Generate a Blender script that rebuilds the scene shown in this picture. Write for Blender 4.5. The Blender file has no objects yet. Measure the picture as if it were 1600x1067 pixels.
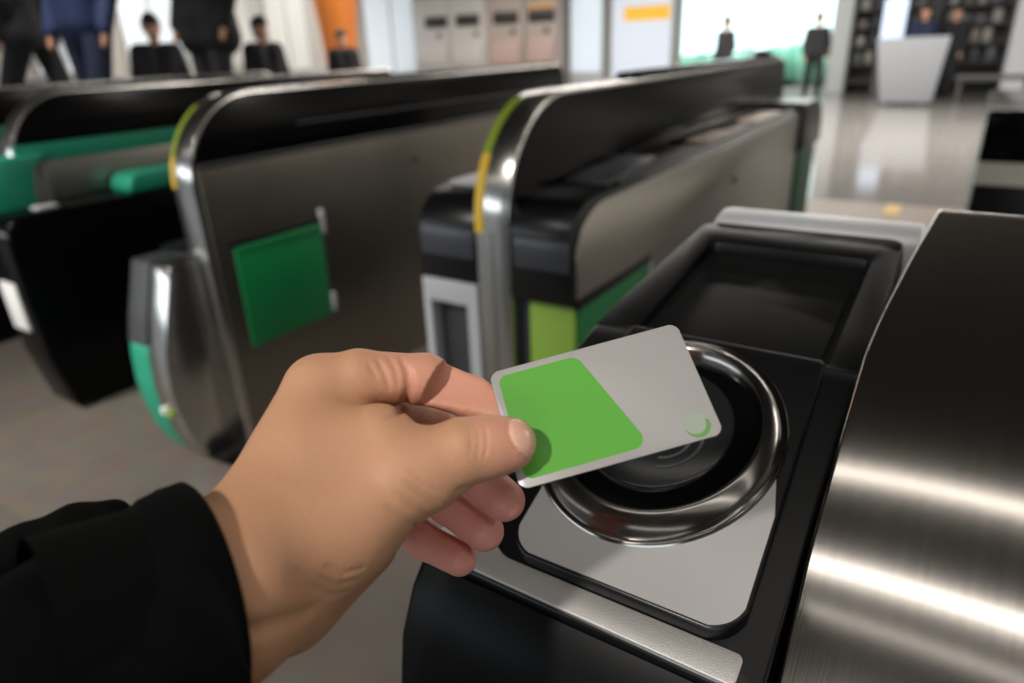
import bpy, bmesh, math, random
import numpy as np
from mathutils import Vector, Matrix

random.seed(7)
C = bpy.context.scene.collection
SC = bpy.context.scene

# ------------------------------------------------------------------ camera
cam_d = bpy.data.cameras.new('camera')
cam = bpy.data.objects.new('camera', cam_d); C.objects.link(cam)
cam_d.sensor_width = 36.0
cam_d.lens = 24.0
cam_d.clip_start = 0.02
cam_d.clip_end = 200
PITCH, ROLL, YAW = math.radians(23.366), math.radians(-2.28), math.radians(33.667)
_fw = Vector((-math.sin(YAW)*math.cos(PITCH), math.cos(YAW)*math.cos(PITCH), -math.sin(PITCH)))
_r = Vector((math.cos(YAW), math.sin(YAW), 0)); _u = _r.cross(_fw)
_r2 = math.cos(ROLL)*_r + math.sin(ROLL)*_u; _u2 = -math.sin(ROLL)*_r + math.cos(ROLL)*_u
cam.matrix_world = Matrix(((_r2.x, _u2.x, -_fw.x, 0), (_r2.y, _u2.y, -_fw.y, 0), (_r2.z, _u2.z, -_fw.z, 1.3), (0, 0, 0, 1)))
cam_d.dof.use_dof = True
cam_d.dof.focus_distance = 0.33
cam_d.dof.aperture_fstop = 5.0
SC.camera = cam

# ------------------------------------------------------------------ world, lights, exposure
SC.view_settings.view_transform = 'Standard'
SC.view_settings.look = 'None'
SC.view_settings.gamma = 1.0
SC.view_settings.use_curve_mapping = False
SC.view_settings.exposure = 0.0
SC.cycles.use_denoising = True
SC.cycles.max_bounces = 8
SC.cycles.caustics_reflective = False
SC.cycles.caustics_refractive = False
SC.cycles.sample_clamp_indirect = 4.0

world = bpy.data.worlds.new('world'); SC.world = world; world.use_nodes = True
wn = world.node_tree
bg = wn.nodes['Background']; bg.inputs[0].default_value = (0.86, 0.95, 1.0, 1); bg.inputs[1].default_value = 3.0

def area(name, loc, size, power, color, target=None, rot=None):
    d = bpy.data.lights.new(name, 'AREA'); d.shape = 'RECTANGLE'; d.size, d.size_y = size
    d.energy = power; d.color = color
    o = bpy.data.objects.new(name, d); C.objects.link(o); o.location = loc
    if target is not None:
        o.rotation_euler = (Vector(target)-Vector(loc)).to_track_quat('-Z', 'Y').to_euler()
    elif rot: o.rotation_euler = rot
    return o
WARM = (1.0, 0.95, 0.885); DAY = (0.86, 0.94, 1.0)
# rows of fluorescent lamps under the ceiling, running across the gates
area('lamp_row', (1.7, 0.80, 3.66), (5.6, 0.05), 10, WARM)
area('lamp_row', (1.7, -0.15, 3.66), (5.6, 0.11), 17, WARM)
area('lamp_row', (1.7, -0.62, 3.66), (5.6, 0.03), 3.0, WARM)
area('lamp_row', (-3.0, -3.0, 3.66), (12.0, 0.30), 35, WARM)
area('lamp_row', (-8.0, 9.0, 3.66), (14.0, 0.5), 470, WARM)
area('lamp_row', (-8.0, 14.0, 3.66), (14.0, 0.5), 640, WARM)
area('lamp_row', (1.0, 11.0, 3.66), (6.0, 0.5), 480, WARM)
# downlights: the first casts the hand's shadow, the others are added fill
def downlight_and_fill(loc, aim, power, angle, blend, size):
    d = bpy.data.lights.new('downlight_and_fill', 'SPOT'); d.energy = power; d.color = WARM
    d.spot_size = math.radians(angle); d.spot_blend = blend; d.shadow_soft_size = size
    o = bpy.data.objects.new('downlight_and_fill', d); C.objects.link(o); o.location = loc
    o.rotation_euler = (Vector(aim)-o.location).to_track_quat('-Z', 'Y').to_euler()
downlight_and_fill((-0.45, -2.5, 3.66), (-0.20, 0.10, 1.06), 400, 16, 0.8, 0.11)
downlight_and_fill((-1.8, -1.75, 3.66), (-1.9, 0.7, 0.3), 600, 46, 0.8, 0.10)  # added, unseen: brightens the floor and the gate fronts
downlight_and_fill((-3.4, -1.75, 3.66), (-3.2, 0.8, 0.3), 650, 46, 0.8, 0.10)  # added likewise over the next passage to the left
downlight_and_fill((-1.4, 2.2, 3.66), (-1.35, 2.4, 0.0), 260, 50, 0.8, 0.10)  # this and the next are added to brighten the dark gates
downlight_and_fill((-5.2, 2.2, 3.66), (-5.2, 2.6, 0.0), 300, 60, 0.8, 0.10)
# daylight of the entrance behind the traveller, then an added fill
area('entrance_daylight_and_fill', (-8.0, -7.5, 1.9), (15.0, 1.1), 330, DAY, target=(-4.0, 2.0, 1.0))
area('entrance_daylight_and_fill', (2.2, -6.5, 1.7), (5.0, 1.8), 120, DAY, target=(-0.2, 0.5, 1.1))  # unseen fill added to brighten the fingers
area('lamp_row', (4.2, 6.0, 3.66), (3.0, 0.3), 150, WARM)  # added lamp that brightens the steel side panels of the gates

# ------------------------------------------------------------------ materials
def lin(h):
    def f(c):
        c /= 255.0
        return c/12.92 if c <= 0.04045 else ((c+0.055)/1.055)**2.4
    return (f(h[0]), f(h[1]), f(h[2]), 1.0)

def mat(name, rgb, rough=0.5, metal=0.0, spec=0.5, noise=None, bump=None, emit=None, coat=0.0, sss=0.0, var=0.12, trans=0.0):
    m = bpy.data.materials.new(name); m.use_nodes = True
    nt = m.node_tree; b = nt.nodes['Principled BSDF']
    col = lin(rgb)
    b.inputs['Base Color'].default_value = col
    b.inputs['Roughness'].default_value = rough
    b.inputs['Metallic'].default_value = metal
    b.inputs['Specular IOR Level'].default_value = spec
    b.inputs['Coat Weight'].default_value = coat
    if trans: b.inputs['Transmission Weight'].default_value = trans
    if emit:
        b.inputs['Emission Color'].default_value = lin(emit[0]); b.inputs['Emission Strength'].default_value = emit[1]
    if noise or bump:
        tc = nt.nodes.new('ShaderNodeTexCoord'); mp = nt.nodes.new('ShaderNodeMapping')
        nt.links.new(tc.outputs['Object'], mp.inputs[0])
        sc = noise or bump[0]
        mp.inputs['Scale'].default_value = sc if isinstance(sc, tuple) else (sc, sc, sc)
        nz = nt.nodes.new('ShaderNodeTexNoise'); nz.inputs['Scale'].default_value = 1.0; nz.inputs['Detail'].default_value = 4
        nt.links.new(mp.outputs[0], nz.inputs['Vector'])
        if noise:
            mx = nt.nodes.new('ShaderNodeMix'); mx.data_type = 'RGBA'
            mx.inputs['A'].default_value = tuple(c*(1-var) for c in col[:3])+(1,)
            mx.inputs['B'].default_value = tuple(min(1, c*(1+var)) for c in col[:3])+(1,)
            nt.links.new(nz.outputs['Fac'], mx.inputs['Factor']); nt.links.new(mx.outputs['Result'], b.inputs['Base Color'])
            mr = nt.nodes.new('ShaderNodeMapRange'); mr.inputs['To Min'].default_value = rough*0.88; mr.inputs['To Max'].default_value = min(1, rough*1.12)
            nt.links.new(nz.outputs['Fac'], mr.inputs['Value']); nt.links.new(mr.outputs[0], b.inputs['Roughness'])
        if bump:
            bp = nt.nodes.new('ShaderNodeBump'); bp.inputs['Strength'].default_value = bump[1]; bp.inputs['Distance'].default_value = bump[2]
            n2 = nt.nodes.new('ShaderNodeTexNoise'); n2.inputs['Scale'].default_value = 1.0; n2.inputs['Detail'].default_value = 3
            mp2 = nt.nodes.new('ShaderNodeMapping'); s2 = bump[0]
            mp2.inputs['Scale'].default_value = s2 if isinstance(s2, tuple) else (s2, s2, s2)
            nt.links.new(tc.outputs['Object'], mp2.inputs[0]); nt.links.new(mp2.outputs[0], n2.inputs['Vector'])
            nt.links.new(n2.outputs['Fac'], bp.inputs['Height']); nt.links.new(bp.outputs[0], b.inputs['Normal'])
    if sss:
        b.inputs['Subsurface Weight'].default_value = sss
        b.inputs['Subsurface Radius'].default_value = (1.0, 0.35, 0.18)
        b.inputs['Subsurface Scale'].default_value = 0.004
    return m

M = dict(
    steel_hood=mat('brushed_steel', (178, 173, 167), 0.145, 1.0, noise=(900, 6, 6), var=0.10, bump=((1400, 10, 10), 0.05, 0.0004)),
    steel=mat('satin_steel', (168, 165, 157), 0.38, 1.0, noise=(3, 3, 60), var=0.08),
    steel_dark=mat('satin_steel_dark', (128, 123, 114), 0.36, 1.0, noise=(4, 3, 2), var=0.18),
    steel_arch=mat('arch_steel', (190, 188, 184), 0.22, 1.0, noise=(40, 4, 4), var=0.06),
    chrome=mat('ring_chrome', (132, 129, 125), 0.18, 1.0),
    black_gloss=mat('black_gloss', (6, 6, 7), 0.18, 0.0, 0.12),
    black_front=mat('black_front', (8, 8, 9), 0.42, 0.0, 0.12, bump=(2200, 0.10, 0.0003)),
    black_satin=mat('black_satin', (11, 11, 12), 0.33, 0.0, 0.36, bump=(2200, 0.10, 0.0003)),
    black_grain=mat('black_grain', (196, 193, 189), 0.58, 1.0, 0.5, bump=(1500, 0.5, 0.0004)),
    plate=mat('satin_plate', (214, 212, 210), 0.60, 1.0, 0.5, bump=(3000, 0.08, 0.0002)),
    black_matte=mat('black_matte', (7, 7, 8), 0.6, 0.0, 0.3),
    recess=mat('recess_black', (4, 4, 4), 0.6, 0.0, 0.3),
    screen=mat('dark_screen', (17, 17, 18), 0.35, 0.0, 0.25),
    glass=mat('reader_glass', (6, 6, 7), 0.06, 0.0, 0.5),
    grey_disc=mat('reader_disc', (30, 30, 31), 0.22, 0.0, 0.5),
    grey_mark=mat('reader_mark', (92, 92, 92), 0.4),
    bluegrey=mat('blue_grey_plastic', (58, 60, 66), 0.35),
    rear=mat('grey_metal_cap', (224, 224, 226), 0.36, 0.15),
    green_hatch=mat('green_hatch', (6, 122, 64), 0.42),
    green_dark=mat('dark_green', (38, 88, 62), 0.5),
    lime=mat('lime_panel', (136, 172, 62), 0.5),
    teal=mat('teal_panel', (28, 138, 108), 0.45),
    frame_grey=mat('light_grey_plastic', (170, 170, 174), 0.5),
    dark_grey=mat('dark_grey_plastic', (48, 48, 50), 0.45),
    led_green=mat('led_green', (112, 130, 40), 0.4, emit=((150, 168, 50), 0.18)),
    led_yellow=mat('led_yellow', (176, 142, 36), 0.4, emit=((215, 175, 40), 0.28)),
    white=mat('white_paint', (215, 215, 212), 0.55),
    skin=None, card=None,
)

# ------------------------------------------------------------------ object helpers
def tag(o, label=None, cat=None, group=None, kind=None):
    if label: o['label'] = label
    if cat: o['category'] = cat
    if group: o['group'] = group
    if kind: o['kind'] = kind
    return o

def thing(name, label, cat, loc=(0, 0, 0), group=None):
    o = bpy.data.objects.new(name, None); C.objects.link(o); o.location = loc
    o.empty_display_size = 0.1
    return tag(o, label, cat, group)

ORG = {}
def base_of(o):
    v = Vector((0, 0, 0))
    while o is not None:
        v += Vector(o.location); o = o.parent
    return v

def obj(name, bm, m, parent=None, label=None, smooth=40):
    """link a bmesh given in world coordinates as one mesh object, as a child of parent"""
    if parent is not None:
        bmesh.ops.translate(bm, verts=bm.verts, vec=-base_of(parent))
    me = bpy.data.meshes.new(name); bm.to_mesh(me); bm.free()
    for mm in (m if isinstance(m, (list, tuple)) else [m]): me.materials.append(mm)
    o = bpy.data.objects.new(name, me); C.objects.link(o)
    if smooth:
        me.shade_smooth(); me.set_sharp_from_angle(angle=math.radians(smooth))
    if parent is not None: o.parent = parent
    if label: o['label'] = label
    return o

def copy_tree(o, parent=None):
    c = o.copy(); C.objects.link(c)
    if parent is not None: c.parent = parent
    for ch in list(o.children): copy_tree(ch, c)
    return c

def bevel(bm, w, seg=3, ang=30):
    if w <= 0: return bm
    bm.normal_update()
    es = [e for e in bm.edges if len(e.link_faces) == 2 and e.calc_face_angle(0) > math.radians(ang)]
    bmesh.ops.bevel(bm, geom=es, offset=w, offset_type='OFFSET', segments=seg, profile=0.5, affect='EDGES', clamp_overlap=True)
    return bm

def box(x0, x1, y0, y1, z0, z1, bev=0.0, seg=3):
    bm = bmesh.new()
    bmesh.ops.create_cube(bm, size=1.0)
    for v in bm.verts:
        v.co = Vector((x0+(v.co.x+.5)*(x1-x0), y0+(v.co.y+.5)*(y1-y0), z0+(v.co.z+.5)*(z1-z0)))
    return bevel(bm, bev, seg)

def prism_x(prof, x0, x1, bev=0.0, seg=2, ang=50):
    """outline in (y,z) pushed along x from x0 to x1"""
    bm = bmesh.new()
    a = [bm.verts.new((x0, y, z)) for y, z in prof]; b = [bm.verts.new((x1, y, z)) for y, z in prof]
    n = len(prof)
    bm.faces.new(a); bm.faces.new(b[::-1])
    for i in range(n): bm.faces.new((a[i], b[i], b[(i+1) % n], a[(i+1) % n]))
    bmesh.ops.recalc_face_normals(bm, faces=bm.faces)
    return bevel(bm, bev, seg, ang)

def prism_z(outl, z0, z1, bev=0.0, seg=2, ang=50):
    """outline in (x,y) raised from z0 to z1"""
    bm = bmesh.new()
    a = [bm.verts.new((x, y, z0)) for x, y in outl]; b = [bm.verts.new((x, y, z1)) for x, y in outl]
    n = len(outl)
    bm.faces.new(a[::-1]); bm.faces.new(b)
    for i in range(n): bm.faces.new((a[i], a[(i+1) % n], b[(i+1) % n], b[i]))
    bmesh.ops.recalc_face_normals(bm, faces=bm.faces)
    return bevel(bm, bev, seg, ang)

def rpoly(pts, r, seg=6):
    """polygon with rounded corners"""
    out = []; n = len(pts)
    for i in range(n):
        p = Vector(pts[i]); a = Vector(pts[i-1])-p; b = Vector(pts[(i+1) % n])-p
        la, lb = a.length, b.length; a.normalize(); b.normalize()
        rr = r[i] if isinstance(r, (list, tuple)) else r
        if rr <= 0: out.append(tuple(p)); continue
        th = a.angle(b); t = min(rr/math.tan(th/2), la*.49, lb*.49)
        q0, q1 = p+a*t, p+b*t
        for k in range(seg+1):
            s = k/seg
            out.append(tuple((1-s)**2*q0 + 2*s*(1-s)*(p*0.55+(q0+q1)*0.225) + s*s*q1))
    return out

def tube(pts, r, seg=8):
    bm = bmesh.new(); rings = []
    pts = [Vector(p) for p in pts]
    for i, p in enumerate(pts):
        d = (pts[min(i+1, len(pts)-1)]-pts[max(i-1, 0)]).normalized()
        x = d.orthogonal().normalized() if i == 0 else (x-d*x.dot(d)).normalized()
        y = d.cross(x)
        rr = r[i] if isinstance(r, (list, tuple)) else r
        rings.append([bm.verts.new(p+(x*math.cos(2*math.pi*k/seg)+y*math.sin(2*math.pi*k/seg))*rr) for k in range(seg)])
    for a, b in zip(rings, rings[1:]):
        for k in range(seg): bm.faces.new((a[k], a[(k+1) % seg], b[(k+1) % seg], b[k]))
    bm.faces.new(rings[0][::-1]); bm.faces.new(rings[-1])
    bmesh.ops.recalc_face_normals(bm, faces=bm.faces)
    return bm

# ------------------------------------------------------------------ implicit surfaces (hand, people)
def cone_d(P, a, b, ra, rb):
    a = np.array(a, np.float32); b = np.array(b, np.float32); ab = b-a; L2 = float(ab@ab)
    pa = P-a
    h = np.clip((pa@ab)/max(L2, 1e-12), 0, 1)
    return np.sqrt(((pa-h[..., None]*ab)**2).sum(-1))-(ra+(rb-ra)*h)
def smin(a, b, k):
    h = np.clip(0.5+0.5*(b-a)/k, 0, 1)
    return b+(a-b)*h-k*h*(1-h)
def smax(a, b, k): return -smin(-a, -b, k)
def chain_d(P, ch, k):
    d = None
    if len(ch) == 1: ch = [ch[0], ch[0]]
    for (a, ra), (b, rb) in zip(ch, ch[1:]):
        e = cone_d(P, a, b, ra, rb)
        d = e if d is None else smin(d, e, k)
    return d
def implicit_mesh(f, lo, hi, h, B=16):
    """surface nets over the zero set of f"""
    lo = np.array(lo, np.float32); n = np.ceil((np.array(hi)-lo)/h/B).astype(int)
    N = n*B+1
    V = np.full(tuple(N), 1.0, np.float32)
    g = np.arange(B, dtype=np.float32)
    for i in range(n[0]):
        for j in range(n[1]):
            for k in range(n[2]):
                c = lo+(np.array([i, j, k])+.5)*B*h
                dc = f(c[None].astype(np.float32))[0]
                if abs(dc) > B*h*0.87*1.25+0.006:
                    V[i*B:(i+1)*B+1, j*B:(j+1)*B+1, k*B:(k+1)*B+1] = np.sign(dc); continue
    for i in range(n[0]):
        for j in range(n[1]):
            for k in range(n[2]):
                c = lo+(np.array([i, j, k])+.5)*B*h
                dc = f(c[None].astype(np.float32))[0]
                if abs(dc) > B*h*0.87*1.25+0.006: continue
                gg = np.arange(B+1, dtype=np.float32)
                X, Y, Z = np.meshgrid(lo[0]+(i*B+gg)*h, lo[1]+(j*B+gg)*h, lo[2]+(k*B+gg)*h, indexing='ij')
                V[i*B:(i+1)*B+1, j*B:(j+1)*B+1, k*B:(k+1)*B+1] = f(np.stack([X, Y, Z], -1).reshape(-1, 3)).reshape(X.shape)
    S = V < 0
    cnt = np.zeros(tuple(N-1), np.float32); acc = np.zeros(tuple(N-1)+(3,), np.float32)
    nx, ny, nz = N-1
    corners = [(a, b, c) for a in (0, 1) for b in (0, 1) for c in (0, 1)]
    for a in corners:
        for ax in range(3):
            if a[ax]: continue
            b = list(a); b[ax] = 1
            sa = V[a[0]:a[0]+nx, a[1]:a[1]+ny, a[2]:a[2]+nz]; sb = V[b[0]:b[0]+nx, b[1]:b[1]+ny, b[2]:b[2]+nz]
            m = (sa < 0) != (sb < 0)
            t = np.where(m, sa/np.where(m, sa-sb, 1), 0)
            cnt += m
            for q in range(3): acc[..., q] += np.where(m, (a[q]+(t if q == ax else 0)), 0)
    act = cnt > 0
    idx = np.full(act.shape, -1, np.int64); idx[act] = np.arange(act.sum())
    ijk = np.argwhere(act)
    verts = lo+(ijk+acc[act]/cnt[act][:, None])*h
    quads = []
    for ax in range(3):
        u, v = (ax+1) % 3, (ax+2) % 3
        s0 = S.take(range(N[ax]-1), ax); s1 = S.take(range(1, N[ax]), ax)
        e = np.argwhere(s0 != s1); fl = s0[tuple(e.T)]
        ok = (e[:, u] > 0) & (e[:, v] > 0) & (e[:, u] < N[u]-1) & (e[:, v] < N[v]-1)
        e, fl = e[ok], fl[ok]
        q = []
        for du, dv in ((0, 0), (1, 0), (1, 1), (0, 1)):
            p = e.copy(); p[:, u] -= du; p[:, v] -= dv
            q.append(idx[tuple(p.T)])
        q = np.stack(q, 1)
        q[~fl] = q[~fl][:, ::-1]
        quads.append(q)
    return verts, np.concatenate(quads)
def np_obj(name, verts, quads, m, parent=None, label=None):
    if parent is not None: verts = verts-np.array(base_of(parent))
    me = bpy.data.meshes.new(name); me.from_pydata(verts.tolist(), [], quads.tolist()); me.update()
    for mm in (m if isinstance(m, (list, tuple)) else [m]): me.materials.append(mm)
    me.shade_smooth()
    o = bpy.data.objects.new(name, me); C.objects.link(o)
    if parent is not None: o.parent = parent
    if label: o['label'] = label
    return o

# ------------------------------------------------------------------ the setting
def floor_material(name, c1, c2, rough, tile, grout, spec=0.5):
    m = bpy.data.materials.new(name); m.use_nodes = True; nt = m.node_tree; b = nt.nodes['Principled BSDF']
    tc = nt.nodes.new('ShaderNodeTexCoord'); br = nt.nodes.new('ShaderNodeTexBrick')
    br.offset = 0.0; br.inputs['Scale'].default_value = 1.0/tile
    br.inputs['Mortar Size'].default_value = 0.006; br.inputs['Brick Width'].default_value = 1.0; br.inputs['Row Height'].default_value = 1.0
    br.inputs['Color1'].default_value = lin(c1); br.inputs['Color2'].default_value = lin(c2); br.inputs['Mortar'].default_value = lin(grout)
    nt.links.new(tc.outputs['Object'], br.inputs['Vector'])
    nz = nt.nodes.new('ShaderNodeTexNoise'); nz.inputs['Scale'].default_value = 9; nz.inputs['Detail'].default_value = 8
    nt.links.new(tc.outputs['Object'], nz.inputs['Vector'])
    mx = nt.nodes.new('ShaderNodeMix'); mx.data_type = 'RGBA'; mx.blend_type = 'OVERLAY'; mx.inputs['Factor'].default_value = 0.25
    nt.links.new(br.outputs['Color'], mx.inputs['A']); nt.links.new(nz.outputs['Color'], mx.inputs['B'])
    nt.links.new(mx.outputs['Result'], b.inputs['Base Color'])
    b.inputs['Roughness'].default_value = rough; b.inputs['Specular IOR Level'].default_value = spec
    return m
def struct(name, bm, m, label=None):
    o = obj(name, bm, m, None, label, smooth=0); o['kind'] = 'structure'; return o
struct('floor', box(-16, 6, -9, 5.6, -0.1, 0), floor_material('floor_stone', (102, 95, 88), (95, 89, 83), 0.42, 0.6, (88, 82, 76)), 'grey brown stone floor of the gate line')
struct('floor_band', box(-16, 6, 5.6, 6.35, -0.1, 0.0), floor_material('floor_band_stone', (134, 112, 98), (126, 106, 92), 0.4, 0.3, (110, 92, 80)), 'brown tiled band across the floor beyond the gates')
struct('floor_hall', box(-16, 6, 6.35, 30, -0.1, 0.0), floor_material('floor_polished', (150, 146, 142), (145, 141, 138), 0.10, 1.2, (150, 145, 140), 0.7), 'pale polished floor of the concourse')
wall_m = mat('wall_paint', (188, 184, 178), 0.6, noise=1.5, var=0.06)
struct('ceiling', box(-16, 6, -9, 20, 3.75, 3.9), mat('ceiling_grey', (70, 69, 67), 0.7, noise=2.0))
struct('wall_left', box(-16.3, -16, -9, 19.2, 0, 3.75), wall_m)
struct('wall_right', box(6, 6.3, -9, 19.2, 0, 3.75), mat('wall_shade', (196, 193, 188), 0.7, noise=2.0))
struct('wall_front', box(-16, 6, -9.3, -9, 0, 3.75), mat('wall_dark', (96, 94, 92), 0.7, noise=2.0))
# far wall around the great window
bm = box(-16, -7.0, 19, 19.3, 0, 3.75); b2 = box(-3.15, 6, 19, 19.3, 0, 3.75); b3 = box(-7.0, -3.15, 19, 19.3, 3.2, 3.75)
for bb in (b2, b3):
    me = bpy.data.meshes.new('t'); bb.to_mesh(me); bb.free(); bm.from_mesh(me); bpy.data.meshes.remove(me)
struct('wall_back', bm, wall_m)

# ------------------------------------------------------------------ measured shapes of the hand and card (metres)
HAND = {
    'base': (0.012, [
        [((-0.1813, 0.0768, 1.1335), 0.022), ((-0.1855, 0.0942, 1.1345), 0.0265), ((-0.188, 0.1194, 1.1358), 0.024)],
        [((-0.1797, 0.0716, 1.1214), 0.017), ((-0.1859, 0.0894, 1.1207), 0.0205), ((-0.1828, 0.1132, 1.1173), 0.017)],
        [((-0.1926, 0.1204, 1.1361), 0.024), ((-0.2136, 0.1711, 1.1675), 0.0155)],
        [((-0.1993, 0.1233, 1.1251), 0.022), ((-0.2136, 0.1853, 1.1519), 0.014)],
        [((-0.2032, 0.1267, 1.1113), 0.019), ((-0.2192, 0.1912, 1.1301), 0.013)],
        [((-0.1976, 0.1208, 1.1055), 0.018), ((-0.2251, 0.1887, 1.1077), 0.0125)],
        [((-0.1865, 0.1157, 1.1242), 0.021), ((-0.1759, 0.1396, 1.134), 0.021), ((-0.1613, 0.1626, 1.1471), 0.017)],
        [((-0.1932, 0.1505, 1.1495), 0.02), ((-0.1779, 0.1666, 1.1559), 0.0155)],
        [((-0.1891, 0.1199, 1.1055), 0.018), ((-0.1898, 0.1592, 1.1064), 0.017)],
    ]),
    'thumb': (0.004, [
        [((-0.1613, 0.1625, 1.1469), 0.016800000000000002), ((-0.1548, 0.1691, 1.1491), 0.0156), ((-0.145, 0.1793, 1.1544), 0.0128), ((-0.1373, 0.1871, 1.1549), 0.011800000000000001), ((-0.1315, 0.1921, 1.1551), 0.0108)],
    ]),
    'index': (0.003, [
        [((-0.213, 0.1718, 1.168), 0.0145), ((-0.2022, 0.1832, 1.171), 0.0125), ((-0.1817, 0.2027, 1.1673), 0.0109), ((-0.1627, 0.211, 1.1588), 0.0092), ((-0.153, 0.2134, 1.1545), 0.0083), ((-0.1436, 0.2131, 1.1509), 0.0078)],
    ]),
    'middle': (0.003, [
        [((-0.2136, 0.1853, 1.1519), 0.014), ((-0.1898, 0.2178, 1.1311), 0.0106), ((-0.1643, 0.208, 1.1223), 0.0096), ((-0.1425, 0.2028, 1.1171), 0.0092)],
    ]),
    'ring': (0.003, [
        [((-0.2192, 0.1912, 1.1301), 0.013), ((-0.2012, 0.2113, 1.108), 0.010199999999999999), ((-0.1755, 0.2034, 1.1026), 0.009300000000000001), ((-0.1517, 0.1991, 1.0991), 0.0089)],
    ]),
    'little': (0.003, [
        [((-0.2251, 0.1887, 1.1077), 0.012), ((-0.2081, 0.1971, 1.0895), 0.0092), ((-0.1836, 0.1928, 1.0849), 0.008400000000000001), ((-0.1619, 0.1923, 1.084), 0.0079)],
    ]),
}
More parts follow.
